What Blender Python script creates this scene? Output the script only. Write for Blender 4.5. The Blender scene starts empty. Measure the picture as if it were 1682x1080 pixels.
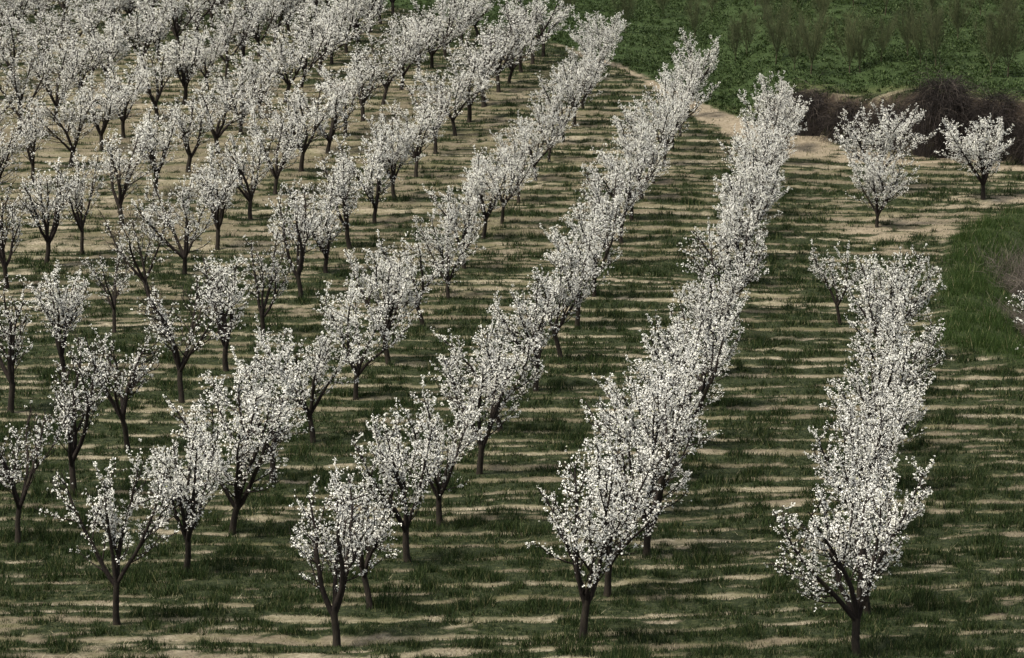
import bpy, math
import numpy as np

C = bpy.context.scene.collection
R = math.radians

# ------------------------------------------------------------------ camera, world, sun, exposure
CAM_H = 17.0
cam_d = bpy.data.cameras.new("camera")
cam = bpy.data.objects.new("camera", cam_d)
C.objects.link(cam)
cam.location = (0, 0, CAM_H)
cam.rotation_euler = (R(90 - 10.3704), 0, 0)
cam_d.sensor_width = 36.0
cam_d.lens = 36.0 * 5000.0 / 1682.0
cam_d.clip_end = 12000
bpy.context.scene.camera = cam

SUN_EL, SUN_AZ = R(60), R(-120)          # azimuth measured from +Y (away from the camera) towards +X
world = bpy.data.worlds.new("World")
bpy.context.scene.world = world
world.use_nodes = True
wn = world.node_tree
wn.nodes.clear()
w_out = wn.nodes.new("ShaderNodeOutputWorld")
w_bg = wn.nodes.new("ShaderNodeBackground")
w_sky = wn.nodes.new("ShaderNodeTexSky")
w_sky.sky_type = 'NISHITA'
w_sky.sun_disc = False
w_sky.sun_elevation = SUN_EL
w_sky.sun_rotation = SUN_AZ
w_sky.air_density = 1.2
w_sky.dust_density = 3.0
w_bg.inputs['Strength'].default_value = 0.075
w_hsv = wn.nodes.new("ShaderNodeHueSaturation")      # thin high cloud: the sky light is paler than a clear blue
w_hsv.inputs['Saturation'].default_value = 0.35
wn.links.new(w_sky.outputs[0], w_hsv.inputs['Color'])
wn.links.new(w_hsv.outputs[0], w_bg.inputs[0])
wn.links.new(w_bg.outputs[0], w_out.inputs[0])

sun_d = bpy.data.lights.new("sun", 'SUN')
sun_d.energy = 2.9
sun_d.angle = R(10)
sun_d.color = (1.0, 0.93, 0.81)
sun = bpy.data.objects.new("sun", sun_d)
C.objects.link(sun)
# the lamp shines along its -Z: tilt it away from the zenith towards the sun's azimuth
sun.rotation_euler = (-(math.pi / 2 - SUN_EL), 0, -SUN_AZ)

vs = bpy.context.scene.view_settings
vs.view_transform = 'Standard'
vs.look = 'None'
vs.gamma = 1.0
vs.exposure = 1.38
vs.use_curve_mapping = False

# ------------------------------------------------------------------ helpers
def tag(o, label, cat, group=None, kind=None):
    o["label"] = label
    o["category"] = cat
    if group:
        o["group"] = group
    if kind:
        o["kind"] = kind
    return o

def mesh_from(name, verts, faces, mat=None, smooth=False):
    """verts (n,3) and faces (m,k) numpy arrays, or a list of such face arrays."""
    if not isinstance(faces, (list, tuple)):
        faces = [faces]
    faces = [np.asarray(a, np.int32) for a in faces if len(a)]
    verts = np.asarray(verts, np.float32)
    me = bpy.data.meshes.new(name)
    me.vertices.add(len(verts))
    me.vertices.foreach_set("co", verts.ravel())
    li = np.concatenate([a.ravel() for a in faces])
    tot = np.concatenate([np.full(len(a), a.shape[1], np.int32) for a in faces])
    st = np.concatenate([[0], np.cumsum(tot)[:-1]]).astype(np.int32)
    me.loops.add(len(li))
    me.loops.foreach_set("vertex_index", li)
    me.polygons.add(len(tot))
    me.polygons.foreach_set("loop_start", st)
    me.polygons.foreach_set("loop_total", tot)
    if smooth:
        me.polygons.foreach_set("use_smooth", np.ones(len(tot), bool))
    me.update(calc_edges=True)
    if mat:
        me.materials.append(mat)
    return me

def obj(name, me, parent=None):
    o = bpy.data.objects.new(name, me)
    C.objects.link(o)
    if parent:
        o.parent = parent
    return o

def empty(name, loc=(0, 0, 0)):
    o = bpy.data.objects.new(name, None)
    C.objects.link(o)
    o.location = loc
    o.empty_display_size = 0.3
    return o

def hash2(i, j, seed):
    h = (i.astype(np.int64) * 374761393 + j.astype(np.int64) * 668265263 + seed * 974634777) & 0xFFFFFFFF
    h = ((h ^ (h >> 13)) * 1274126177) & 0xFFFFFFFF
    h = h ^ (h >> 16)
    return (h & 0xFFFFFF) / float(0xFFFFFF)

def vnoise(x, y, seed=0):
    x = np.asarray(x, float); y = np.asarray(y, float)
    i = np.floor(x); j = np.floor(y)
    u = x - i; v = y - j
    u = u * u * (3 - 2 * u); v = v * v * (3 - 2 * v)
    a = hash2(i, j, seed); b = hash2(i + 1, j, seed)
    c = hash2(i, j + 1, seed); d = hash2(i + 1, j + 1, seed)
    return (a * (1 - u) + b * u) * (1 - v) + (c * (1 - u) + d * u) * v

def fbm(x, y, seed=0, oct=3):
    s = 0; a = 0.5; t = 0
    for k in range(oct):
        s = s + a * vnoise(x * 2 ** k, y * 2 ** k, seed + 17 * k); t += a; a *= .5
    return s / t

def sstep(a, b, x):
    t = np.clip((x - a) / (b - a), 0, 1)
    return t * t * (3 - 2 * t)

# ------------------------------------------------------------------ materials
def new_mat(name):
    m = bpy.data.materials.new(name)
    m.use_nodes = True
    n = m.node_tree
    n.nodes.clear()
    out = n.nodes.new("ShaderNodeOutputMaterial")
    return m, n, out

def ramp(n, fac, stops):
    r = n.nodes.new("ShaderNodeValToRGB")
    el = r.color_ramp.elements
    while len(el) > 1:
        el.remove(el[-1])
    el[0].position, el[0].color = stops[0][0], (*stops[0][1], 1)
    for p, c in stops[1:]:
        e = el.new(p); e.color = (*c, 1)
    n.links.new(fac, r.inputs[0])
    return r.outputs[0]

def mixc(n, fac, a, b, mode='MIX'):
    m = n.nodes.new("ShaderNodeMix"); m.data_type = 'RGBA'; m.blend_type = mode
    for s, v in ((m.inputs[0], fac), (m.inputs[6], a), (m.inputs[7], b)):
        if isinstance(v, (int, float)):
            s.default_value = v
        elif isinstance(v, tuple):
            s.default_value = (*v, 1)
        else:
            n.links.new(v, s)
    return m.outputs[2]

def math_n(n, op, a, b=None, clamp=False):
    m = n.nodes.new("ShaderNodeMath"); m.operation = op; m.use_clamp = clamp
    for s, v in ((m.inputs[0], a), (m.inputs[1], b)):
        if v is None: continue
        if isinstance(v, (int, float)): s.default_value = v
        else: n.links.new(v, s)
    return m.outputs[0]

def noise_n(n, scale, vec=None, detail=4, rough=.6):
    t = n.nodes.new("ShaderNodeTexNoise")
    t.inputs['Scale'].default_value = scale
    t.inputs['Detail'].default_value = detail
    t.inputs['Roughness'].default_value = rough
    if vec is not None: n.links.new(vec, t.inputs['Vector'])
    return t.outputs[0]

def leafy(name, stops, trans, rough=.75, hue_obj=0.0, spec=.15, trans_col=None):
    """thin leaves, blades or petals: colour picked per separate piece, some light passing through"""
    m, n, out = new_mat(name)
    g = n.nodes.new("ShaderNodeNewGeometry")
    col = ramp(n, g.outputs['Random Per Island'], stops)
    if hue_obj:
        oi = n.nodes.new("ShaderNodeObjectInfo")
        k = math_n(n, 'ADD', math_n(n, 'MULTIPLY', oi.outputs['Random'], hue_obj), 1 - hue_obj)
        hsv = n.nodes.new("ShaderNodeHueSaturation")
        n.links.new(k, hsv.inputs['Value']); n.links.new(col, hsv.inputs['Color'])
        col = hsv.outputs[0]
    p = n.nodes.new("ShaderNodeBsdfPrincipled")
    p.inputs['Roughness'].default_value = rough
    p.inputs['Specular IOR Level'].default_value = spec
    n.links.new(col, p.inputs['Base Color'])
    t = n.nodes.new("ShaderNodeBsdfTranslucent")
    if trans_col:
        n.links.new(mixc(n, 1.0, col, trans_col, 'MULTIPLY'), t.inputs[0])
    else:
        n.links.new(col, t.inputs[0])
    mx = n.nodes.new("ShaderNodeMixShader"); mx.inputs[0].default_value = trans
    n.links.new(p.outputs[0], mx.inputs[1]); n.links.new(t.outputs[0], mx.inputs[2])
    n.links.new(mx.outputs[0], out.inputs[0])
    return m

M_PETAL = leafy("petals", [(0, (.34, .36, .18)), (.03, (.46, .45, .30)), (.045, (.66, .645, .57)), (.3, (.77, .76, .70)), (.7, (.83, .825, .775)), (1, (.88, .875, .83))], .28, .8, hue_obj=.10)
M_GRASS = leafy("grass_blades", [(0, (.006, .012, .004)), (.5, (.0135, .026, .007)), (.80, (.027, .045, .012)), (.94, (.062, .074, .027)), (1, (.16, .145, .075))], .25, .7, trans_col=(1.15, 1.2, .7))
M_LUSH = leafy("lush_grass_blades", [(0, (.012, .024, .005)), (.5, (.024, .045, .010)), (.88, (.042, .070, .017)), (.97, (.11, .13, .05)), (1, (.28, .24, .15))], .32, .7, trans_col=(1.15, 1.2, .7))
M_STRAW = leafy("straw", [(0, (.05, .048, .022)), (.4, (.11, .10, .055)), (.8, (.20, .18, .11)), (1, (.30, .27, .18))], .15, .8)
M_CROP = leafy("crop_leaves", [(0, (.013, .025, .006)), (.5, (.025, .043, .011)), (.85, (.042, .066, .019)), (1, (.075, .10, .035))], .25, .6)

def bark_mat(name, dark, light, scale=14):
    m, n, out = new_mat(name)
    tc = n.nodes.new("ShaderNodeTexCoord")
    mp = n.nodes.new("ShaderNodeMapping"); mp.inputs['Scale'].default_value = (1, 1, .3)
    n.links.new(tc.outputs['Object'], mp.inputs[0])
    f = noise_n(n, scale, mp.outputs[0], 5, .7)
    f2 = noise_n(n, 2.3, tc.outputs['Object'], 3, .6)
    col = ramp(n, f, [(.3, dark), (.62, light), (.8, tuple(v * 1.5 for v in light))])
    moss = n.nodes.new("ShaderNodeMapRange"); moss.inputs[1].default_value = .56; moss.inputs[2].default_value = .72
    n.links.new(f2, moss.inputs[0])
    col = mixc(n, math_n(n, 'MULTIPLY', moss.outputs[0], .55), col, (.045, .042, .02))
    p = n.nodes.new("ShaderNodeBsdfPrincipled")
    p.inputs['Roughness'].default_value = .9
    p.inputs['Specular IOR Level'].default_value = .15
    n.links.new(col, p.inputs['Base Color'])
    b = n.nodes.new("ShaderNodeBump"); b.inputs['Strength'].default_value = .7; b.inputs['Distance'].default_value = .03
    n.links.new(f, b.inputs['Height']); n.links.new(b.outputs[0], p.inputs['Normal'])
    n.links.new(p.outputs[0], out.inputs[0])
    return m

M_BARK = bark_mat("bark", (.008, .0065, .005), (.023, .0185, .0135))
M_TWIG = bark_mat("twig_bark", (.009, .007, .006), (.022, .017, .014), 30)
M_SAPBARK = bark_mat("sapling_bark", (.03, .026, .016), (.06, .052, .03), 20)

def stem_mat(name, stops):
    m, n, out = new_mat(name)
    g = n.nodes.new("ShaderNodeNewGeometry")
    col = ramp(n, g.outputs['Random Per Island'], stops)
    p = n.nodes.new("ShaderNodeBsdfPrincipled")
    p.inputs['Roughness'].default_value = .85
    p.inputs['Specular IOR Level'].default_value = .2
    n.links.new(col, p.inputs['Base Color'])
    n.links.new(p.outputs[0], out.inputs[0])
    return m
M_STEM = stem_mat("bramble_stems", [(0, (.010, .008, .007)), (.55, (.015, .0115, .010)), (.88, (.032, .025, .022)), (1, (.10, .082, .068))])
M_DRY = stem_mat("dry_stems", [(0, (.035, .03, .025)), (.6, (.075, .062, .05)), (1, (.16, .14, .115))])
M_SAPTWIG = stem_mat("sapling_twigs", [(0, (.034, .042, .018)), (.6, (.056, .066, .028)), (1, (.085, .092, .042))])

# ------------------------------------------------------------------ terrain
BX = np.array([-60, -22.7, -13.0, -7.8, 1.0, 6.0, 10.2, 11.7, 14.4, 18.6, 23.3, 40, 70], float)
BY = np.array([222, 210.9, 204.0, 193.9, 180.9, 168.6, 153.9, 149.2, 146.2, 140.9, 137.9, 130, 120], float)
LY = np.array([84, 91.0, 93.5, 97.0, 106.6, 117.4, 122, 126.2, 130], float)
LX = np.array([40, 17.0, 14.6, 13.6, 15.0, 17.0, 18.8, 21.4, 27], float)

def edge_d(x, y):            # how far past the orchard's far edge (metres, + = beyond)
    return y - np.interp(x, BX, BY)

def lush_d(x, y):            # how far into the grassy hollow on the right
    return x - np.interp(y, LY, LX)

def base_z(y):
    k = -1.2 * (1 - ((y - 104) / 46.0) ** 2)
    lo = -1.2 * (1 - (54 / 46.0) ** 2) - .061 * (y - 50)
    hi = (y - 150) * .052
    return np.where(y < 50, lo, np.where(y > 150, hi, k))

def bank_h(x):
    return 1.9 * sstep(10.8, 15, x) + .7 * sstep(16.5, 19, x)

def z_at(x, y):
    x = np.asarray(x, float); y = np.asarray(y, float)
    z = base_z(y)
    e = edge_d(x, y)
    w = 1.2 + 2.2 * sstep(16, 11, x)
    z = z + bank_h(x) * sstep(0, 1, e / w)
    l = lush_d(x, y)
    z = z - 1.5 * sstep(1.0, 6.0, l) + .16 * sstep(-.6, .8, l) * sstep(3.0, 1.2, l)
    near = sstep(260, 200, y) * sstep(45, 30, np.abs(x))
    z = z + near * (.10 * (fbm(x * .5, y * .6, 3) - .5) + .05 * (vnoise(x * 1.7, y * 2.3, 4) - .5))
    z = z + near * .07 * (stripe(x, y) - .5) * (e < -1)
    z = z + near * .22 * (fbm(x * .45, y * .8, 31) - .5) * sstep(.4, 2.0, e)
    return z

def line_phase(x, y):
    """tillage lines run across the tree rows, bending with the contour"""
    k = np.interp(y, [50, 57, 85, 112, 150, 210], [.20, .17, .0, -.16, -.36, -.25])
    xs = x - np.interp(y, [57, 85, 112, 150], [-3, -2, 6, 8])
    s = y - k * 2.2 * np.log1p(np.exp(np.clip(xs / 2.2, -30, 30)))
    s = s + 1.3 * (vnoise(x * .09, y * .14, 11) - .5) + .6 * (vnoise(x * .30, y * .45, 12) - .5) + .30 * (vnoise(x * 1.1, y * 1.3, 13) - .5)
    return np.interp(s, [20, 57, 72, 95, 125, 230], [-24, 0, 9.9, 23.4, 40.0, 94])

def stripe(x, y):
    """1 in the green middle of a band, 0 on a bare line"""
    p = line_phase(x, y)
    i = np.floor(p); u = p - i
    wid = .17 + .27 * hash2(i, i * 0, 7)
    wid = wid + .42 * (vnoise(x * .30, i * 3.7, 8) - .5)
    wid = wid + .11 * sstep(102, 132, y) * sstep(14, -4, x) + .05 * sstep(108, 140, y) - .30 * sstep(150, 178, y)
    wid = np.clip(wid, .03, .8)
    d = np.abs(u - .5) * 2            # 1 at the line
    w2 = .10 + .22 * vnoise(x * .35, i * 5.1 + 3, 9)
    sec = sstep(w2, w2 * .3, d) * sstep(.35, .75, vnoise(x * .22, i * 2.3, 10))
    return (1 - sstep(1 - wid * 1.2, 1 - wid * .6, d)) * (1 - .62 * sec)

def masks(x, y):
    """grass cover 0..1, brown soil 0..1, sand 0..1, crop field 0..1, lush 0..1"""
    x = np.asarray(x, float); y = np.asarray(y, float)
    e = edge_d(x, y); l = lush_d(x, y)
    st = stripe(x, y)
    n1 = fbm(x * .30, y * .95, 21, 3)
    n2 = fbm(x * 1.6, y * 3.4, 22, 3)
    dry = np.interp(y, [50, 62, 90, 108, 125, 150, 180, 215], [.12, .08, .07, .17, .34, .34, .17, .0])
    dry = dry + .12 * sstep(2, -14, x) * sstep(88, 112, y) - .14 * sstep(0, 9, x) * sstep(100, 120, y)
    dry = dry + .17 * sstep(61.5, 57.5, y + .25 * (x + 2)) * sstep(1.5, -5, x)
    n3 = fbm(x * 2.6, y * 4.0, 23, 2)
    v = st * .95 - dry * 1.15 + (n1 - .5) * .72 + (n2 - .5) * .66 + (n3 - .5) * .85
    grass = sstep(.22, .62, v)
    brown = sstep(.38, .62, fbm(x * .22, y * .75, 25, 3) + .12 * sstep(95, 120, y))
    # bare worn ground along the far edge and on the small slope by the bank
    wdt = 1.8 + 6.5 * sstep(6.5, 10, x) * sstep(20, 14, x) + 1.2 * sstep(15, 18, x)
    sn = fbm(x * .7, y * .9, 27, 3)
    sand = sstep(-1.0, -.75, e / wdt + .7 * (sn - .5)) * sstep(1.0, .2, e + .8 * (fbm(x * .8, y * .8, 28) - .5)) * sstep(1.5, 5, x)
    sand = sand * sstep(.28, .52, fbm(x * .55, y * 1.5, 36, 3) + .30 * sstep(7.5, 9.5, x) * sstep(14.5, 13, x) + .06)
    sand2 = sstep(1, .5, np.hypot((x - 15.6) / 3.0, (y - 119.5 - .5 * (x - 15.6)) / 5.2) + .8 * (fbm(x * .6, y * .5, 29) - .5))
    sand3 = sstep(1, .4, np.hypot((x - 20.6) / 3.8, (y - 127.5) / 2.4) + .6 * (fbm(x * .6, y * .6, 30) - .5))
    sand = sand * (1 - sstep(12.4, 13.4, x) * sstep(-.2, .1, e))
    sand = np.clip(np.maximum(sand, np.maximum(sand2, sand3) * .9 * sstep(.36, .6, fbm(x * .8, y * 1.5, 35, 3))), 0, 1)
    crop = sstep(.2, 1.3, e - 1.6 * sstep(10, 14, x) + .7 * (fbm(x * .7, y * .7, 33) - .5))
    lush = sstep(-.2, .6, l + .9 * (fbm(x * .9, y * .9, 34) - .5)) * (e < -3)
    grass = np.clip(grass * (1 - sand) , 0, 1)
    return grass, brown, sand, crop, lush

def spaced(parts):
    return np.unique(np.concatenate([np.arange(a, b, s) for a, b, s in parts]).round(4))

gx = spaced([(-6000, -600, 600), (-600, -100, 60), (-100, -42, 5), (-42, 36, .34), (36, 100, 4), (100, 600, 60), (600, 6001, 600)])
gy = spaced([(-800, -40, 60), (-40, 44, 6), (44, 52, 1), (52, 136, .22), (136, 152, .16), (152, 212, .26), (212, 260, 2), (260, 700, 30), (700, 8001, 600)])
GX, GY = np.meshgrid(gx, gy)
GZ = z_at(GX, GY)
gv = np.stack([GX.ravel(), GY.ravel(), GZ.ravel()], 1)
nx, ny = len(gx), len(gy)
ii, jj = np.meshgrid(np.arange(nx - 1), np.arange(ny - 1))
a0 = (jj * nx + ii).ravel()
gf = np.stack([a0, a0 + 1, a0 + nx + 1, a0 + nx], 1)

def ground_mat():
    m, n, out = new_mat("orchard_soil")
    def attr(nm):
        a = n.nodes.new("ShaderNodeAttribute"); a.attribute_name = nm
        return a.outputs['Fac']
    tc = n.nodes.new("ShaderNodeTexCoord")
    mp = n.nodes.new("ShaderNodeMapping"); mp.inputs['Scale'].default_value = (.5, 1, 1)
    n.links.new(tc.outputs['Object'], mp.inputs[0])
    pv = tc.outputs['Object']; sv = mp.outputs[0]
    fine = noise_n(n, 9.0, sv, 7, .74)
    mid = noise_n(n, 1.4, sv, 5, .65)
    clod = noise_n(n, 7.5, pv, 6, .72)
    big = noise_n(n, .16, pv, 3, .5)
    tan = ramp(n, fine, [(.30, (.075, .062, .044)), (.44, (.16, .136, .097)), (.58, (.255, .224, .164)), (.74, (.38, .34, .26))])
    brown = ramp(n, clod, [(.28, (.042, .034, .023)), (.5, (.082, .067, .046)), (.72, (.155, .13, .09))])
    soil = mixc(n, math_n(n, 'MULTIPLY', attr('brown'), .8), tan, brown)
    # thin straw and moss lying on the soil
    straw = math_n(n, 'MULTIPLY', math_n(n, 'SUBTRACT', mid, .42, True), 4.0, True)
    soil = mixc(n, math_n(n, 'MULTIPLY', straw, .72), soil, (.075, .075, .033))
    sand = ramp(n, fine, [(.25, (.09, .073, .051)), (.5, (.175, .145, .103)), (.8, (.29, .247, .183))])
    soil = mixc(n, attr('sand'), soil, sand)
    thatch = ramp(n, clod, [(.3, (.008, .011, .005)), (.50, (.017, .023, .009)), (.66, (.048, .052, .023)), (.85, (.12, .118, .058))])
    gm = math_n(n, 'ADD', attr('grass'), math_n(n, 'ADD', math_n(n, 'MULTIPLY', math_n(n, 'SUBTRACT', fine, .5), 1.1), math_n(n, 'MULTIPLY', math_n(n, 'SUBTRACT', noise_n(n, 2.4, sv, 7, .75), .5), 1.5)))
    gr = n.nodes.new("ShaderNodeMapRange"); gr.inputs[1].default_value = .3; gr.inputs[2].default_value = .75
    n.links.new(gm, gr.inputs[0])
    col = mixc(n, gr.outputs[0], soil, thatch)
    cropc = ramp(n, clod, [(.3, (.014, .024, .007)), (.55, (.026, .042, .013)), (.8, (.05, .066, .025))])
    col = mixc(n, attr('crop'), col, cropc)
    rimc = ramp(n, clod, [(.3, (.028, .036, .013)), (.55, (.052, .060, .023)), (.8, (.095, .092, .042))])
    col = mixc(n, attr('rim'), col, rimc)
    col = mixc(n, attr('lush'), col, ramp(n, clod, [(.3, (.012, .018, .006)), (.6, (.026, .036, .012)), (.85, (.07, .065, .035))]))
    bankc = ramp(n, clod, [(.3, (.018, .014, .010)), (.6, (.038, .029, .021)), (.85, (.075, .06, .04))])
    col = mixc(n, attr('bank'), col, bankc)
    k = n.nodes.new("ShaderNodeMapRange"); k.inputs[3].default_value = .86; k.inputs[4].default_value = 1.14
    n.links.new(big, k.inputs[0])
    hsv = n.nodes.new("ShaderNodeHueSaturation")
    n.links.new(k.outputs[0], hsv.inputs['Value']); n.links.new(col, hsv.inputs['Color'])
    p = n.nodes.new("ShaderNodeBsdfPrincipled")
    p.inputs['Roughness'].default_value = .95
    p.inputs['Specular IOR Level'].default_value = .1
    n.links.new(hsv.outputs[0], p.inputs['Base Color'])
    hgt = math_n(n, 'ADD', math_n(n, 'MULTIPLY', clod, .7), math_n(n, 'MULTIPLY', fine, .5))
    b = n.nodes.new("ShaderNodeBump"); b.inputs['Strength'].default_value = .9; b.inputs['Distance'].default_value = .09
    n.links.new(hgt, b.inputs['Height']); n.links.new(b.outputs[0], p.inputs['Normal'])
    n.links.new(p.outputs[0], out.inputs[0])
    return m

g_me = mesh_from("ground", gv, gf, ground_mat(), smooth=True)
mg, mb, ms, mc, ml = masks(GX, GY)
eg = edge_d(GX, GY)
bank = sstep(.15, .5, eg / (1.2 + 2.2 * sstep(16, 11, GX))) * sstep(1.25, 1.0, eg / (1.2 + 2.2 * sstep(16, 11, GX))) * sstep(12.0, 13.2, GX)
rimg = mc * sstep(4.0, 2.0, eg - 1.2 * sstep(10, 14, GX)) * sstep(8, 11, GX)
for nm, arr in (('rim', rimg), ('grass', mg), ('brown', mb), ('sand', ms), ('crop', mc), ('lush', ml), ('bank', bank)):
    at = g_me.attributes.new(nm, 'FLOAT', 'POINT')
    at.data.foreach_set('value', np.asarray(arr, np.float32).ravel())
ground = obj("ground", g_me)
tag(ground, "sloping orchard ground with bare tan tillage lines between green bands", "ground", kind="structure")

# ------------------------------------------------------------------ grass
rng = np.random.default_rng(11)

def in_view(x, y, mx=3.0):
    return (np.abs(x) < .172 * np.maximum(y, 1) + mx)

def blades(x, y, h, w, lean, rng, sink=.02):
    n = len(x)
    z = z_at(x, y) - sink
    a = rng.uniform(0, 2 * np.pi, n)
    dx, dy = np.cos(a) * w * .5, np.sin(a) * w * .5
    b = rng.uniform(0, 2 * np.pi, n)
    lx, ly = np.cos(b) * lean * h, np.sin(b) * lean * h
    v = np.empty((n, 3, 3), np.float32)
    v[:, 0] = np.stack([x - dx, y - dy, z], 1)
    v[:, 1] = np.stack([x + dx, y + dy, z], 1)
    v[:, 2] = np.stack([x + lx, y + ly, z + h], 1)
    return v.reshape(-1, 3), np.arange(3 * n).reshape(n, 3)

def scatter(y0, y1, dens, rng, mx=3.0, ref=57.0, pw=1.6, step=3.0):
    xs, ys = [], []
    y = y0
    while y < y1:
        d = dens * (ref / y) ** pw
        half = .172 * (y + step) + mx
        k = int(d * 2 * half * step)
        xs.append(rng.uniform(-half, half, k)); ys.append(rng.uniform(y, y + step, k))
        y += step
    return np.concatenate(xs), np.concatenate(ys)

x, y = scatter(50, 214, 1500, rng)
g_, b_, s_, c_, l_ = masks(x, y)
clump = fbm(x * 1.1, y * 1.1, 41, 3)
tuft = .6 * vnoise(x * 4.0, y * 3.4, 42) + .4 * vnoise(x * 9.0, y * 8.0, 45)
tuft = sstep(.18, .82, tuft)
prob = np.clip(g_ * 1.1 + .16 * (1 - .7 * s_) * sstep(.42, .62, fbm(x * 1.7, y * 2.2, 46, 3)) + .03, 0, 1) * (.12 + 1.05 * tuft) * (1 - c_) * (1 - l_)
keep = rng.random(len(x)) < prob
x, y, g_, clump, tuft = x[keep], y[keep], g_[keep], clump[keep], tuft[keep]
tus = fbm(x * 2.1, y * 1.6, 43, 2)
h = (.045 + .24 * sstep(.30, .80, .55 * tus + .45 * clump) * (.15 + 1.05 * tuft)) * (.38 + .62 * g_ ** 1.5) * rng.uniform(.6, 1.3, len(x))
h = h + .14 * sstep(.66, .80, fbm(x * .8, y * .9, 44, 2)) * rng.uniform(.5, 1.2, len(x))
w = .0155 * (y / 57) ** .75 * rng.uniform(.7, 1.3, len(x))
v, fidx = blades(x, y, h, w, rng.uniform(.1, .7, len(x)), rng)
grass = obj("grass", mesh_from("grass", v, fidx, M_GRASS))
tag(grass, "dark green grass growing in bands between the bare soil lines", "grass", kind="stuff")

# short dead straw standing and lying on the bare soil
x, y = scatter(50, 214, 230, rng)
g_, b_, s_, c_, l_ = masks(x, y)
keep = rng.random(len(x)) < (1.05 - g_) * (1 - c_) * (1 - l_) * (.15 + .85 * sstep(.35, .65, fbm(x * 1.4, y * 2.4, 47, 3))) * (1 - .5 * s_)
x, y = x[keep], y[keep]
v, fidx = blades(x, y, rng.uniform(.03, .13, len(x)), .015 * (y / 57) ** .75, rng.uniform(.4, 2.2, len(x)), rng)
straw = obj("dead_straw", mesh_from("dead_straw", v, fidx, M_STRAW))
tag(straw, "short pale dead straw scattered over the bare soil lines", "straw", kind="stuff")

# the deep grass in the hollow on the right
n = 300000
x = rng.uniform(12, 28, n); y = rng.uniform(86, 133, n)
_, _, s_, c_, l_ = masks(x, y)
t = fbm(x * .9, y * .7, 51, 3); t2 = vnoise(x * 3.5, y * 3.0, 52)
keep = rng.random(n) < l_ * (.38 + .75 * t2) * (x < .172 * y + 5)
x, y, t, t2 = x[keep], y[keep], t[keep], t2[keep]
h = (.10 + .42 * sstep(.3, .75, t) * (.15 + t2)) * rng.uniform(.6, 1.25, len(x))
tall = rng.random(len(x)) < .002
h[tall] += .4
w = .020 * rng.uniform(.7, 1.4, len(x))
v, fidx = blades(x, y, h, w, rng.uniform(.15, .7, len(x)), rng)
lush = obj("tall_grass", mesh_from("tall_grass", v, fidx, M_LUSH))
tag(lush, "lush tall grass spilling down into the hollow at the right edge", "grass", kind="stuff")

# leafy green crop covering the far field
def crop_leaves():
    n = 95000
    x = rng.uniform(-40, 50, n); y = rng.uniform(140, 255, n)
    cm = masks(x, y)[3]
    e = edge_d(x, y)
    t = fbm(x * .30, y * .55, 61, 3)
    rim = sstep(.4, 2.8, e - 1.0 * sstep(10, 14, x))
    keep = (rng.random(n) < cm * (.55 + .6 * sstep(.3, .65, t)) * np.where(y > 215, .6, 1)) & in_view(x, y, 5)
    x, y, t, rim = x[keep], y[keep], t[keep], rim[keep]
    m = len(x)
    hgt = (.09 + .22 * sstep(.25, .75, t) * rim) * rng.uniform(.45, 1.35, m)
    rad = rng.uniform(.16, .38, m) * (.6 + .4 * rim)
    per = 22
    a = rng.uniform(0, 2 * np.pi, m * per)
    up = rng.uniform(0, 1, m * per) ** .8                      # 0 outer skirt .. 1 top of the tuft
    rr = np.repeat(rad, per) * np.sqrt(np.clip(1 - up * up, 0, 1)) * rng.uniform(.6, 1.1, m * per)
    px = np.repeat(x, per) + np.cos(a) * rr; py = np.repeat(y, per) + np.sin(a) * rr
    pz = np.repeat(z_at(x, y), per) + np.repeat(hgt, per) * up * rng.uniform(.7, 1.1, m * per) + .03
    s = rng.uniform(.035, .075, m * per) * np.repeat(rng.uniform(.8, 1.3, m), per)
    tilt = rng.normal(.45 + .5 * up, .35)
    d = np.stack([np.cos(a) * np.cos(tilt), np.sin(a) * np.cos(tilt), np.sin(tilt)], 1)
    sd = np.stack([-np.sin(a), np.cos(a), rng.uniform(-.5, .5, m * per)], 1) * .5
    p = np.stack([px, py, pz], 1)
    v = np.empty((m * per, 4, 3))
    v[:, 0] = p - d * s[:, None] * .9
    v[:, 1] = p + sd * s[:, None]
    v[:, 2] = p + d * s[:, None]
    v[:, 3] = p - sd * s[:, None]
    return v.reshape(-1, 3), np.arange(4 * m * per).reshape(m * per, 4)
v, fidx = crop_leaves()
crop = obj("crop_cover", mesh_from("crop_cover", v, fidx, M_CROP))
tag(crop, "dense dark green leafy crop covering the field beyond the orchard", "crop", kind="stuff")

# ------------------------------------------------------------------ wood and blossom builders
class Wood:
    def __init__(self):
        self.v, self.f, self.n = [], [], 0
    def tube(self, pts, rad, k):
        pts = np.asarray(pts, float); rad = np.asarray(rad, float)
        m = len(pts)
        tan = np.gradient(pts, axis=0)
        tan /= np.linalg.norm(tan, axis=1)[:, None] + 1e-9
        ref = np.array([1., 0, 0]) if abs(tan[0, 0]) < .7 else np.array([0, 1., 0])
        s = np.cross(tan, ref); s /= np.linalg.norm(s, axis=1)[:, None] + 1e-9
        t = np.cross(tan, s)
        a = np.arange(k) * 2 * np.pi / k
        ring = pts[:, None, :] + rad[:, None, None] * (np.cos(a)[None, :, None] * s[:, None, :] + np.sin(a)[None, :, None] * t[:, None, :])
        self.v.append(ring.reshape(-1, 3))
        i = np.arange(m - 1)[:, None] * k; j = np.arange(k)[None, :]; j2 = (j + 1) % k
        self.f.append((np.stack([i + j, i + j2, i + k + j2, i + k + j], -1).reshape(-1, 4)) + self.n)
        self.n += m * k
    def mesh(self, name, mat):
        return mesh_from(name, np.concatenate(self.v), np.concatenate(self.f), mat, smooth=True)

def unit(v):
    return v / (np.linalg.norm(v) + 1e-9)

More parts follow.
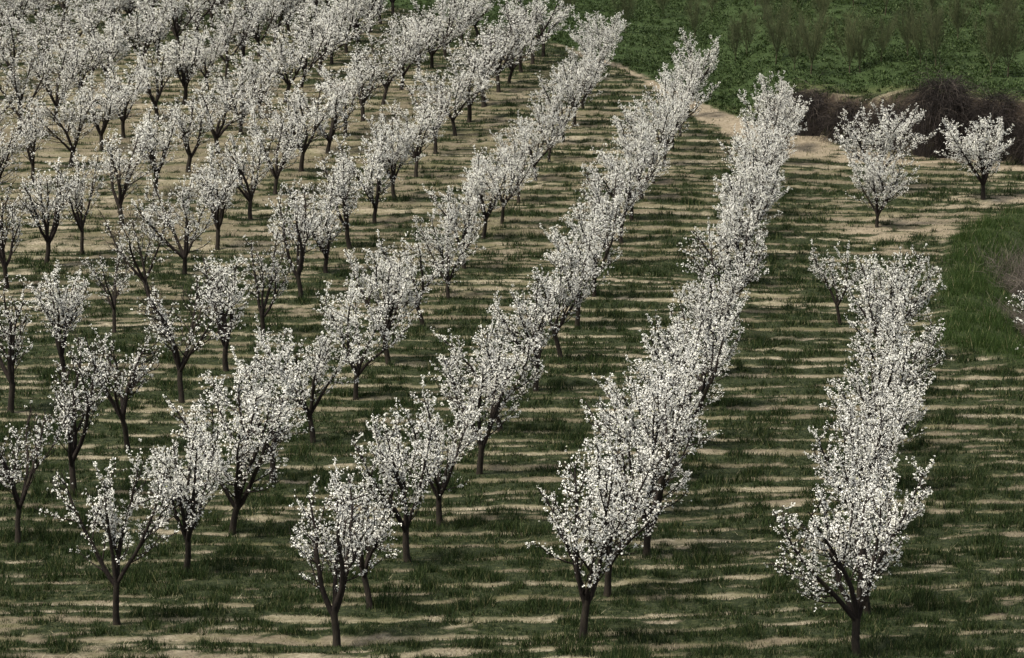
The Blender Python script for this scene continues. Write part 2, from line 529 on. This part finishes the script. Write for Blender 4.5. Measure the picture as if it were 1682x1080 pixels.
def grow(p, d, L, n, wig, trop, rng, up=np.array([0, 0, 1.])):
    pts = [np.array(p, float)]
    d = unit(np.array(d, float))
    for i in range(n):
        d = unit(d + rng.normal(0, wig, 3) + up * trop)
        pts.append(pts[-1] + d * L / n)
    return np.array(pts)

def side_dir(d, ang, rng, bias_out=None):
    d = unit(d)
    r = rng.normal(0, 1, 3)
    if bias_out is not None:
        r = r + bias_out
    r = unit(r - d * np.dot(r, d))
    return unit(d * math.cos(ang) + r * math.sin(ang))

def at(pts, t):
    s = t * (len(pts) - 1); i = min(int(s), len(pts) - 2); u = s - i
    return pts[i] * (1 - u) + pts[i + 1] * u, unit(pts[i + 1] - pts[i])

def petals(pos, rng, rad, per, size):
    """small bunches of pale petals round each position"""
    n = len(pos)
    m = n * per
    big = np.repeat(np.exp(rng.normal(0, .32, n)), per)
    o = rng.normal(0, 1, (m, 3)); o /= np.linalg.norm(o, axis=1)[:, None]
    r = rad * big * rng.uniform(.25, 1.0, m)
    c = np.repeat(pos, per, axis=0) + o * r[:, None]
    nrm = o + rng.normal(0, .55, (m, 3)); nrm /= np.linalg.norm(nrm, axis=1)[:, None]
    q = rng.normal(0, 1, (m, 3))
    u = np.cross(nrm, q); u /= np.linalg.norm(u, axis=1)[:, None]
    w = np.cross(nrm, u)
    s = (size * big ** .5 * rng.uniform(.7, 1.25, m))[:, None]
    v = np.empty((m, 4, 3))
    v[:, 0] = c + u * s * .5; v[:, 2] = c - u * s * .5
    v[:, 1] = c + w * s * .5 + nrm * s * .12; v[:, 3] = c - w * s * .5 + nrm * s * .12
    return v.reshape(-1, 3), np.arange(4 * m).reshape(m, 4)

def blossom_tree(seed, H=3.5, fork=.85, limbs=4, spread=.55, dens=1.0, lean=0.0, low=0.5, wide=1.0):
    rng = np.random.default_rng(seed)
    W, T = Wood(), Wood()
    fl = []                                   # blossom positions
    la = rng.uniform(0, 2 * np.pi)
    tp = grow((0, 0, -.12), (math.cos(la) * lean, math.sin(la) * lean, 1), fork + .12, 6, .05, .05, rng)
    tr = np.interp(np.linspace(0, 1, 7), [0, .12, .3, .8, 1], [.115, .082, .071, .064, .066]) * rng.uniform(.9, 1.08)
    W.tube(tp, tr, 9)
    def inside(q, k=1.0):                     # egg-shaped crown outline
        c = (q[2] - .60 * H) / (.43 * H)
        r = math.hypot(q[0], q[1]) / (.335 * H * wide * (1.0 if c > -.2 else 1.0 + .35 * (c + .2)))
        return c * c + r * r < k
    def fit(q, d, L):
        for _ in range(9):
            if inside(q + d * L, rng.uniform(.75, 1.75)) or L < .16: break
            L *= .84
        return L
    def flowers(pts, gap, t0, prob, off=.035):
        L = np.sum(np.linalg.norm(np.diff(pts, axis=0), axis=1))
        k = max(1, int(L * (1 - t0) / gap))
        for t in rng.uniform(t0, 1.0, k):
            q, _ = at(pts, t)
            if rng.random() < prob * min(1.0, max(.22, (q[2] / H - .20) / .30)):
                fl.append(q + rng.normal(0, off, 3))
    def twig(p, d, L, r, prob):
        L = fit(np.asarray(p), d, L)
        pts = grow(p, d, L, 3, .14, .10, rng)
        T.tube(pts, np.linspace(r, .0035, 4), 3)
        flowers(pts, .026, .05, prob, .022)
    def branch(p, d, L, r, prob):
        L = fit(np.asarray(p), unit(d + np.array([0, 0, .35])), L)
        pts = grow(p, d, L, 5, .12, .17, rng)
        T.tube(pts, np.linspace(r * 1.15, .0075, 6), 4)
        flowers(pts, .028, .12, prob, .025)
        t = .18
        while t < .97:
            q, dd = at(pts, t)
            twig(q, side_dir(dd, rng.uniform(.5, 1.15), rng, np.array([0, 0, .7])), rng.uniform(.12, .40) * (1.15 - .5 * t) * min(1, L / .5), .007, prob * rng.uniform(.45, 1.15))
            t += .115 / max(L, .3) * rng.uniform(.6, 1.3)
    a0 = rng.uniform(0, 2 * np.pi)
    for i in range(limbs):
        a = a0 + 2 * np.pi * i / limbs + rng.normal(0, .25)
        tilt = min(.60, rng.uniform(.45, 1.1) * spread)
        if i == 0 and limbs > 3: tilt *= .35
        st, _ = at(tp, rng.uniform(.84, 1.0))
        out = np.array([math.cos(a), math.sin(a), 0])
        d = out * math.sin(tilt) + np.array([0, 0, 1]) * math.cos(tilt)
        L = (H - fork) / max(math.cos(tilt * .8), .6) * rng.uniform(.74, 1.0)
        pts = grow(st, d, L, 11, .075, .05, rng)
        r0 = .052 * rng.uniform(.82, 1.12)
        rad = r0 * np.linspace(1, .10, 12) ** .72
        T.tube(pts, rad, 6)
        prob = min(1.0, dens * rng.uniform(.6, 1.05))
        flowers(pts, .050, .40, prob * .8, .06)
        # fork into a second leader
        if rng.random() < .75:
            q, dd = at(pts, rng.uniform(.22, .42))
            p2 = grow(q, side_dir(dd, rng.uniform(.35, .7), rng, out * .6), L * rng.uniform(.48, .66), 8, .08, .07, rng)
            T.tube(p2, np.linspace(r0 * .55, .006, 9), 5)
            flowers(p2, .045, .25, prob * .9, .05)
            t = .18
            while t < .95:
                q, dd = at(p2, t)
                branch(q, side_dir(dd, rng.uniform(.55, 1.1), rng, out * .5), rng.uniform(.30, .72) * (1.15 - .6 * t) * wide, .012, prob)
                t += rng.uniform(.09, .16)
        t = .08 + .10 * rng.random()
        while t < .97:
            q, dd = at(pts, t)
            if q[2] > fork + .05 + (0 if rng.random() < low else .35):
                ang = rng.uniform(.6, 1.25)
                branch(q, side_dir(dd, ang, rng, out * .55), rng.uniform(.45, 1.05) * (1.18 - .62 * t) * wide, .014, prob * rng.uniform(.55, 1.15))
            t += rng.uniform(.065, .11)
        # long upright shoots at the top
        for _ in range(rng.integers(4, 8)):
            q, dd = at(pts, rng.uniform(.5, .98))
            sp = grow(q, side_dir(dd, rng.uniform(.2, .75), rng, np.array([0, 0, .8]) + out * .5), rng.uniform(.3, .7), 4, .06, .08, rng)
            T.tube(sp, np.linspace(.009, .003, 5), 3)
            flowers(sp, .024, .03, min(1, prob * 1.1), .018)
    fl = np.array(fl)
    if dens < .6:                              # patchy flowering: bare stretches of branch
        kp = vnoise(fl[:, 0] * 2.2 + fl[:, 2] * 1.3, fl[:, 1] * 2.2 - fl[:, 2], seed) > .30
        fl = fl[kp]
    pv, pf = petals(fl, rng, .031, 5, .0265)
    return (W.mesh("trunk", M_BARK), T.mesh("branches", M_TWIG), mesh_from("blossom", pv, pf, M_PETAL))

DENSE, MEDIUM, SPARSE = 'dense', 'medium', 'sparse'
VAR = {DENSE: [], MEDIUM: [], SPARSE: []}
for s in range(6):
    VAR[DENSE].append(blossom_tree(100 + s, fork=.62 + .05 * s, limbs=5 + s % 2, spread=.66 + .04 * (s % 3), dens=.84, low=.85, wide=1.12))
for s in range(6):
    VAR[MEDIUM].append(blossom_tree(200 + s, fork=.75 + .04 * s, limbs=4 + s % 2, spread=.68 + .05 * (s % 3), dens=.66, lean=.06 * (s % 3), low=.65, wide=1.1))
for s in range(5):
    VAR[SPARSE].append(blossom_tree(300 + s, fork=.80 + .05 * s, limbs=4 + s % 2, spread=.66, dens=.42, lean=.08 * (s % 3), low=.3))

VAR['full'] = [blossom_tree(400 + s, fork=.62, limbs=7, spread=.72, dens=1.0, low=1.0, wide=1.35) for s in range(3)]
LOOK_FULL = 'full crowned flowering'

# rows of trees, listed from the rightmost long row leftwards; each tree (x, y, size) from the near end
ROWS = [
    [(6.71,57.02,1.05), (7.35,60.83,1.00), (7.76,64.96,1.00), (8.46,69.54,1.00), (9.13,74.27,1.00), (9.84,79.10,1.00), (10.55,83.92,1.00), (11.26,88.88,1.00), (11.93,93.83,1.00), (14.70,121.42,1.0), (16.0,130.6,1.04)],
    [(1.42,58.51,1.08), (2.03,62.72,1.00), (3.02,66.80,1.05), (3.46,71.10,1.00), (4.10,75.60,1.00), (4.79,80.37,1.05), (5.40,85.60,1.00), (6.01,91.01,1.00), (6.72,96.57,1.00), (7.40,102.34,1.00), (8.12,108.19,1.00), (8.78,113.75,1.00), (9.44,119.09,1.00), (10.10,124.11,1.00), (10.72,128.73,1.00), (11.33,133.21,1.00), (11.93,137.50,1.00), (12.55,141.79,1.00)],
    [(-3.46,57.99,1.00), (-2.94,61.29,0.90), (-2.32,65.83,1.00), (-1.71,69.90,1.00), (-0.83,76.23,1.00), (-0.30,81.93,1.00), (0.69,88.39,1.03), (1.56,93.52,1.00), (2.17,99.75,1.00), (2.88,105.77,1.00), (3.64,112.26,1.10), (4.26,117.66,1.00), (4.89,122.91,1.00), (5.54,128.26,1.00), (6.21,132.72,1.00), (6.90,137.18,1.00), (7.48,141.44,1.00), (8.07,145.46,1.00), (8.71,151.08,1.00), (9.32,156.44,0.98)],
    [(-8.04,59.94,0.95), (-7.17,64.84,1.05), (-6.55,69.06,1.00), (-6.04,74.89,1.00), (-5.40,80.62,1.00), (-4.58,87.22,1.05), (-3.83,93.10,1.02), (-2.93,99.39,1.00), (-2.24,105.28,1.00), (-1.76,111.59,1.00), (-1.15,118.38,1.00), (-0.39,122.01,1.00), (0.28,127.48,1.00), (1.05,133.21,1.00), (1.70,138.69,1.00), (2.43,143.69,1.00), (3.05,148.86,1.00), (3.57,153.52,1.00), (4.07,158.45,1.00), (4.55,163.48,1.00), (5.03,168.61,0.97)],
    [(-11.37,68.05,0.95), (-10.86,73.52,0.95), (-10.29,79.50,1.00), (-9.58,86.55,1.00), (-8.75,91.51,0.98), (-8.14,98.03,0.90), (-7.38,105.02,1.10), (-6.87,110.80,1.00), (-6.26,116.24,1.00), (-5.57,122.01,1.00), (-4.98,127.79,1.00), (-4.27,134.19,0.95), (-3.53,140.23,1.00), (-2.75,145.46,1.00), (-2.14,149.78,1.00), (-1.43,154.48,1.00), (-0.70,159.06,1.00), (-0.16,162.41,0.95), (0.50,166.12,1.00), (1.12,169.31,1.00), (1.76,172.12,1.00)],
    [(-14.27,84.75,1.00), (-13.57,90.91,1.00), (-13.13,98.70,0.80), (-12.46,103.80,1.00), (-12.04,110.39,1.00), (-11.41,116.24,1.00), (-10.66,123.05,1.00), (-10.15,129.36,1.00), (-9.43,135.33,0.95), (-8.59,140.90,1.00), (-8.01,145.46,0.95), (-7.39,150.15,1.00), (-6.59,155.06,1.00), (-5.83,159.68,1.00), (-5.04,163.48,1.00), (-4.40,167.68,1.00), (-3.75,172.12,1.00), (-2.96,176.29,1.00), (-2.01,179.86,0.95)],
    [(-18.08,107.42,1.00), (-17.40,112.26,1.00), (-16.39,114.71,1.00), (-15.80,122.01,1.00), (-15.30,129.04,1.00), (-14.49,135.17,1.00), (-13.66,140.23,1.00), (-13.06,145.99,1.00), (-12.45,150.89,1.00), (-11.65,155.65,1.00), (-11.16,160.93,1.00), (-10.40,164.79,1.00), (-10.00,169.31,1.00), (-9.44,173.58,1.00), (-8.99,177.80,1.00), (-8.46,181.70,1.00), (-7.97,185.77,1.00), (-7.43,190.02,1.00)],
    [(-21.81,125.48,1.00), (-20.95,131.92,1.00), (-19.90,136.50,1.00), (-19.21,141.44,1.00), (-18.59,144.92,0.90), (-17.62,150.52,1.00), (-16.77,155.06,1.00), (-15.98,159.47,0.90), (-15.37,163.91,1.00), (-14.84,168.16,1.00), (-14.34,172.36,1.00), (-13.80,176.53,1.00), (-13.19,180.37,1.00), (-12.67,184.39,1.00), (-12.16,188.58,1.00), (-11.59,192.95,1.00)],
    [(-24.75,141.25,1.00), (-23.65,145.82,1.00), (-22.64,150.15,1.00), (-21.90,155.06,1.00), (-21.15,160.09,1.00), (-20.43,164.79,1.00), (-19.75,170.46,1.00), (-19.17,175.28,1.00), (-18.50,179.08,1.00), (-17.95,183.04,1.00), (-17.27,186.88,1.00), (-16.72,190.90,1.00), (-16.18,195.07,1.00), (-15.68,199.13,1.00)],
    [(-27.01,156.44,1.00), (-26.35,161.34,1.00), (-25.61,165.90,1.00), (-24.93,171.65,1.00), (-24.21,175.77,1.00), (-23.47,179.86,1.00), (-22.80,183.84,1.00), (-22.07,187.72,1.00), (-21.36,191.48,1.00), (-20.69,195.38,1.00), (-20.12,199.44,1.00)],
    [(-29.62,174.05,1.00), (-28.82,177.80,1.00), (-27.99,181.70,1.00), (-27.23,185.77,1.00), (-26.50,189.44,1.00), (-25.79,193.26,1.00), (-25.21,197.24,1.00), (-24.52,200.71,1.00)],
    [(-31.84,185.21,1.00), (-30.99,189.16,1.00), (-30.22,193.26,1.00), (-29.54,197.24,1.00), (-28.84,200.71,1.00)],
    [(-33.57,195.07,1.00), (-32.78,198.80,1.00), (-32.09,202.03,1.00)],
]
ORD = ['', 'first', 'second', 'third', 'fourth', 'fifth', 'sixth', 'seventh', 'eighth', 'ninth', 'tenth', 'eleventh', 'twelfth', 'thirteenth', 'fourteenth', 'fifteenth', 'sixteenth', 'seventeenth', 'eighteenth', 'nineteenth', 'twentieth', 'twenty-first', 'twenty-second']
LOOK = {DENSE: 'densely flowering', MEDIUM: 'white flowering', SPARSE: 'thinly flowering', 'full': LOOK_FULL}
GROUP = "white blossoming fruit trees in the orchard rows"
trng = np.random.default_rng(77)

def plant(kind, k, x, y, s, rot, label, wide=1.0):
    parts = VAR[kind][k % len(VAR[kind])]
    root = empty("blossom_tree", (x, y, float(z_at(x, y))))
    root.rotation_euler = (trng.normal(0, .035), trng.normal(0, .035), rot)
    q = s * trng.uniform(.92, 1.07)
    wd = q * trng.uniform(.92, 1.08) * wide
    root.scale = (wd, wd, q)
    tag(root, label, "tree", GROUP)
    for nm, me in zip(("trunk", "branches", "blossom"), parts):
        obj(nm, me, root)
    return root

for r, row in enumerate(ROWS):
    for i, (x, y, s) in enumerate(row):
        u = trng.random()
        if r == 0: kind = DENSE
        elif r in (1, 2): kind = DENSE if (u < .62 or y > 118) else MEDIUM
        elif r == 3: kind = DENSE if (u < .35 or y > 105) else MEDIUM
        else:
            near = y < 108
            kind = (SPARSE if u < .60 else MEDIUM) if near else (MEDIUM if u < .45 else DENSE)
        if r == 0 and y > 110: kind = 'full'
        if i == 0 and r in (1, 2, 3): kind = MEDIUM
        rowname = 'rightmost long row' if r == 0 else '%s row from the right' % ORD[r + 1]
        pos = 'nearest tree of the' if i == 0 else '%s from the near end of the' % ORD[i + 1]
        if i == len(row) - 1: pos = 'farthest tree of the'
        head = LOOK[kind] + (',' if i in (0, len(row) - 1) else ' tree,')
        plant(kind, int(trng.integers(0, 99)), x, y, s * (1.09 if r > 3 else 1.0), trng.uniform(0, 2 * math.pi), '%s %s %s' % (head, pos, rowname),
              (1.34 if y > 135 else 1.2 if y > 115 else 1.10) if r > 3 else (1.15 if r == 0 and y > 110 else 1.08))
plant(MEDIUM, 2, 10.95, 99.98, .88, 1.0, 'small flowering tree beside the rightmost long row, short of the gap in that row')
plant(MEDIUM, 4, 15.62, 87.0, .98, 2.2, 'flowering tree cut off by the right edge below the grassy hollow', 1.3)
plant('full', 2, 20.0, 128.1, 1.04, 4.0, 'round flowering tree on its own in front of the bramble bank', 1.4)

# ------------------------------------------------------------------ bare young trees in the far field
def sapling(seed):
    rng = np.random.default_rng(seed)
    W, T = Wood(), Wood()
    tp = grow((0, 0, -.1), (rng.normal(0, .05), rng.normal(0, .05), 1), .55, 4, .05, .05, rng)
    W.tube(tp, np.linspace(.036, .03, 5), 6)
    nl = 7
    for i in range(nl):
        a = 2 * np.pi * i / nl + rng.normal(0, .3)
        tilt = rng.uniform(.1, .75)
        pts = grow(tp[-1], (math.cos(a) * math.sin(tilt), math.sin(a) * math.sin(tilt), math.cos(tilt)), rng.uniform(1.7, 2.3), 8, .06, .06, rng)
        T.tube(pts, np.linspace(.020, .006, 9), 4)
        for t in np.arange(.12, 1, .04):
            q, d = at(pts, t)
            b = grow(q, side_dir(d, rng.uniform(.3, .8), rng, np.array([0, 0, .3])), rng.uniform(.35, .95) * (1.1 - .5 * t), 4, .09, .12, rng)
            T.tube(b, np.linspace(.0065, .004, 5), 3)
            for u in np.arange(.2, 1, .13):
                q2, d2 = at(b, u)
                c = grow(q2, side_dir(d2, rng.uniform(.3, .8), rng, np.array([0, 0, .4])), rng.uniform(.15, .45), 2, .1, .12, rng)
                T.tube(c, np.linspace(.0042, .0027, 3), 3)
    return W.mesh("trunk", M_SAPBARK), T.mesh("twigs", M_SAPTWIG)
SAP = [sapling(500 + k) for k in range(5)]
SHRUBS = [(6.8,181.7,0.95), (10.7,178.3,1.00), (12.2,166.1,0.80), (12.8,165.8,0.85), (13.8,159.1,1.25), (14.4,155.1,0.80), (15.0,152.6,1.20), (16.9,152.2,1.15), (17.4,152.0,0.80), (18.5,152.4,0.90), (19.9,152.8,1.05), (20.3,151.2,0.90), (20.9,150.2,1.05), (23.2,147.6,1.15), (24.0,147.2,1.15), (26.4,162.3,1.00), (23.3,159.1,0.95), (20.8,170.0,1.10), (17.1,168.5,1.05), (3.4,187.7,0.90), (14.4,174.3,1.05), (23.0,166.8,1.00), (26.0,169.3,0.90), (9.4,189.2,0.80), (12.2,186.3,0.90), (19.5,174.5,1.00), (23.2,176.7,0.95), (28.6,173.2,1.00), (14.4,180.5,0.90), (16.7,178.6,1.00), (26.7,178.6,0.90)]
SHRUBS.sort(key=lambda q: (q[1] - .0 * q[0]))
front = [q for q in SHRUBS if q[1] < 156.5]; front.sort()
mid_ = [q for q in SHRUBS if 156.5 <= q[1] < 172]; mid_.sort()
back = [q for q in SHRUBS if q[1] >= 172]; back.sort()
for lst, where in ((front, 'row along the bank rim'), (mid_, 'middle row of the far field'), (back, 'farthest row of the far field')):
    for i, (x, y, s) in enumerate(lst):
        k = int(trng.integers(0, 5))
        root = empty("young_tree", (x, y, float(z_at(x, y))))
        root.rotation_euler = (0, 0, trng.uniform(0, 6.28))
        root.scale = (s * .95, s * .95, s)
        tag(root, 'leafless young tree, %s from the left in the %s' % (ORD[i + 1], where), "tree", "bare young trees in the far green field")
        obj("trunk", SAP[k][0], root); obj("twigs", SAP[k][1], root)

# ------------------------------------------------------------------ bramble thickets on the bank
def thicket(seed, rx, ry, h, nst, rad=.013):
    rng = np.random.default_rng(seed)
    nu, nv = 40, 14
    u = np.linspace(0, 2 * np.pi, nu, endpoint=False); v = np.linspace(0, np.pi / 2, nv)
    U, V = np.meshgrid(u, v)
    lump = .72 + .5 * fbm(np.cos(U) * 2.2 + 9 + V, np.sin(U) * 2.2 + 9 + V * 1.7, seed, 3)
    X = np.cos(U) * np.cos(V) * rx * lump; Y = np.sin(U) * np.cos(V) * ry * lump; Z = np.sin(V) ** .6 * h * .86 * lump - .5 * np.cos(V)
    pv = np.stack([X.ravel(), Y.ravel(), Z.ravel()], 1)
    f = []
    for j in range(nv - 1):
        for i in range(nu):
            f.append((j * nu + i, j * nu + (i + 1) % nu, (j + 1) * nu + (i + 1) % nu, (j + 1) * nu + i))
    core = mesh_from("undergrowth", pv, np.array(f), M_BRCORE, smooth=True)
    S = Wood()
    for _ in range(nst):
        a = rng.uniform(0, 2 * np.pi); vv = rng.uniform(.02, 1.45)
        lump = .80 + .42 * rng.random()
        p = np.array([math.cos(a) * math.cos(vv) * rx, math.sin(a) * math.cos(vv) * ry, math.sin(vv) ** .6 * h]) * lump
        d = np.array([math.cos(a) * .7, math.sin(a) * .7, .5]) + rng.normal(0, .7, 3)
        pts = grow(p, d, rng.uniform(.5, 1.7), 5, .16, -.34, rng)
        r = rad * rng.uniform(.5, 1.1)
        S.tube(pts, np.linspace(r, r * .4, 6), 3)
    return core, S.mesh("stems", M_STEM)

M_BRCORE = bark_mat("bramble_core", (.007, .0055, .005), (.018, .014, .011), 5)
for (x, dy, rx, ry, h, nst, lab) in (
        (14.4, .5, 1.5, 1.0, 1.7, 1300, 'low dark bramble thicket at the left end of the bank'),
        (16.3, .6, 1.2, .9, 1.5, 1000, 'bramble thicket just left of the tall flowering tree past the gap'),
        (18.0, .6, 1.1, .9, 1.7, 1000, 'dark bramble thicket behind the tall flowering tree on the bank'),
        (20.0, .4, 1.35, 1.2, 2.95, 2400, 'tallest brown bramble mound drooping over the bank'),
        (22.3, .8, 1.0, 1.0, 2.45, 1600, 'dark pointed bramble mound right of the tallest one on the bank'),
        (24.7, .6, 1.7, .9, 1.75, 1800, 'brown bramble thicket at the right end of the bank')):
    yy = float(np.interp(x, BX, BY)) + dy
    root = empty("bramble_thicket", (x, yy, float(z_at(x, yy - dy - .3))))
    tag(root, lab, "bramble", "bramble thickets along the bank")
    core, st = thicket(int(x * 100), rx, ry, h, nst)
    obj("undergrowth", core, root); obj("stems", st, root)

def dry_bush(seed, rx, ry, h, n):
    rng = np.random.default_rng(seed)
    S = Wood()
    for _ in range(n):
        a = rng.uniform(0, 2 * np.pi); q = rng.random() ** .5
        p = np.array([math.cos(a) * rx * q, math.sin(a) * ry * q, -.05])
        d = np.array([rng.normal(0, .6), rng.normal(0, .6), .6])
        L = h * rng.uniform(.7, 1.7)
        pts = grow(p, d, L, 5, .2, -.14, rng)
        pts[:, 2] = np.maximum(pts[:, 2], -.05)
        r = .009 * rng.uniform(.6, 1.2)
        S.tube(pts, np.linspace(r, r * .35, 6), 3)
    return S
for (x, y, rx, ry, h, n, lab) in (
        (18.6, 111.0, 1.7, 3.2, 1.05, 1500, 'grey dry bush in the grassy hollow at the right edge'),
        (17.3, 102.6, 1.7, 1.8, .7, 1100, 'low mat of dead grey stems lying below the dry bush')):
    root = empty("dry_bush", (x, y, float(z_at(x, y))))
    tag(root, lab, "bush", "dead bushes in the hollow")
    S = dry_bush(int(x * 10), rx, ry, h, n)
    half = len(S.v) * 2 // 3
    obj("stems", S.mesh("stems", M_DRY), root)
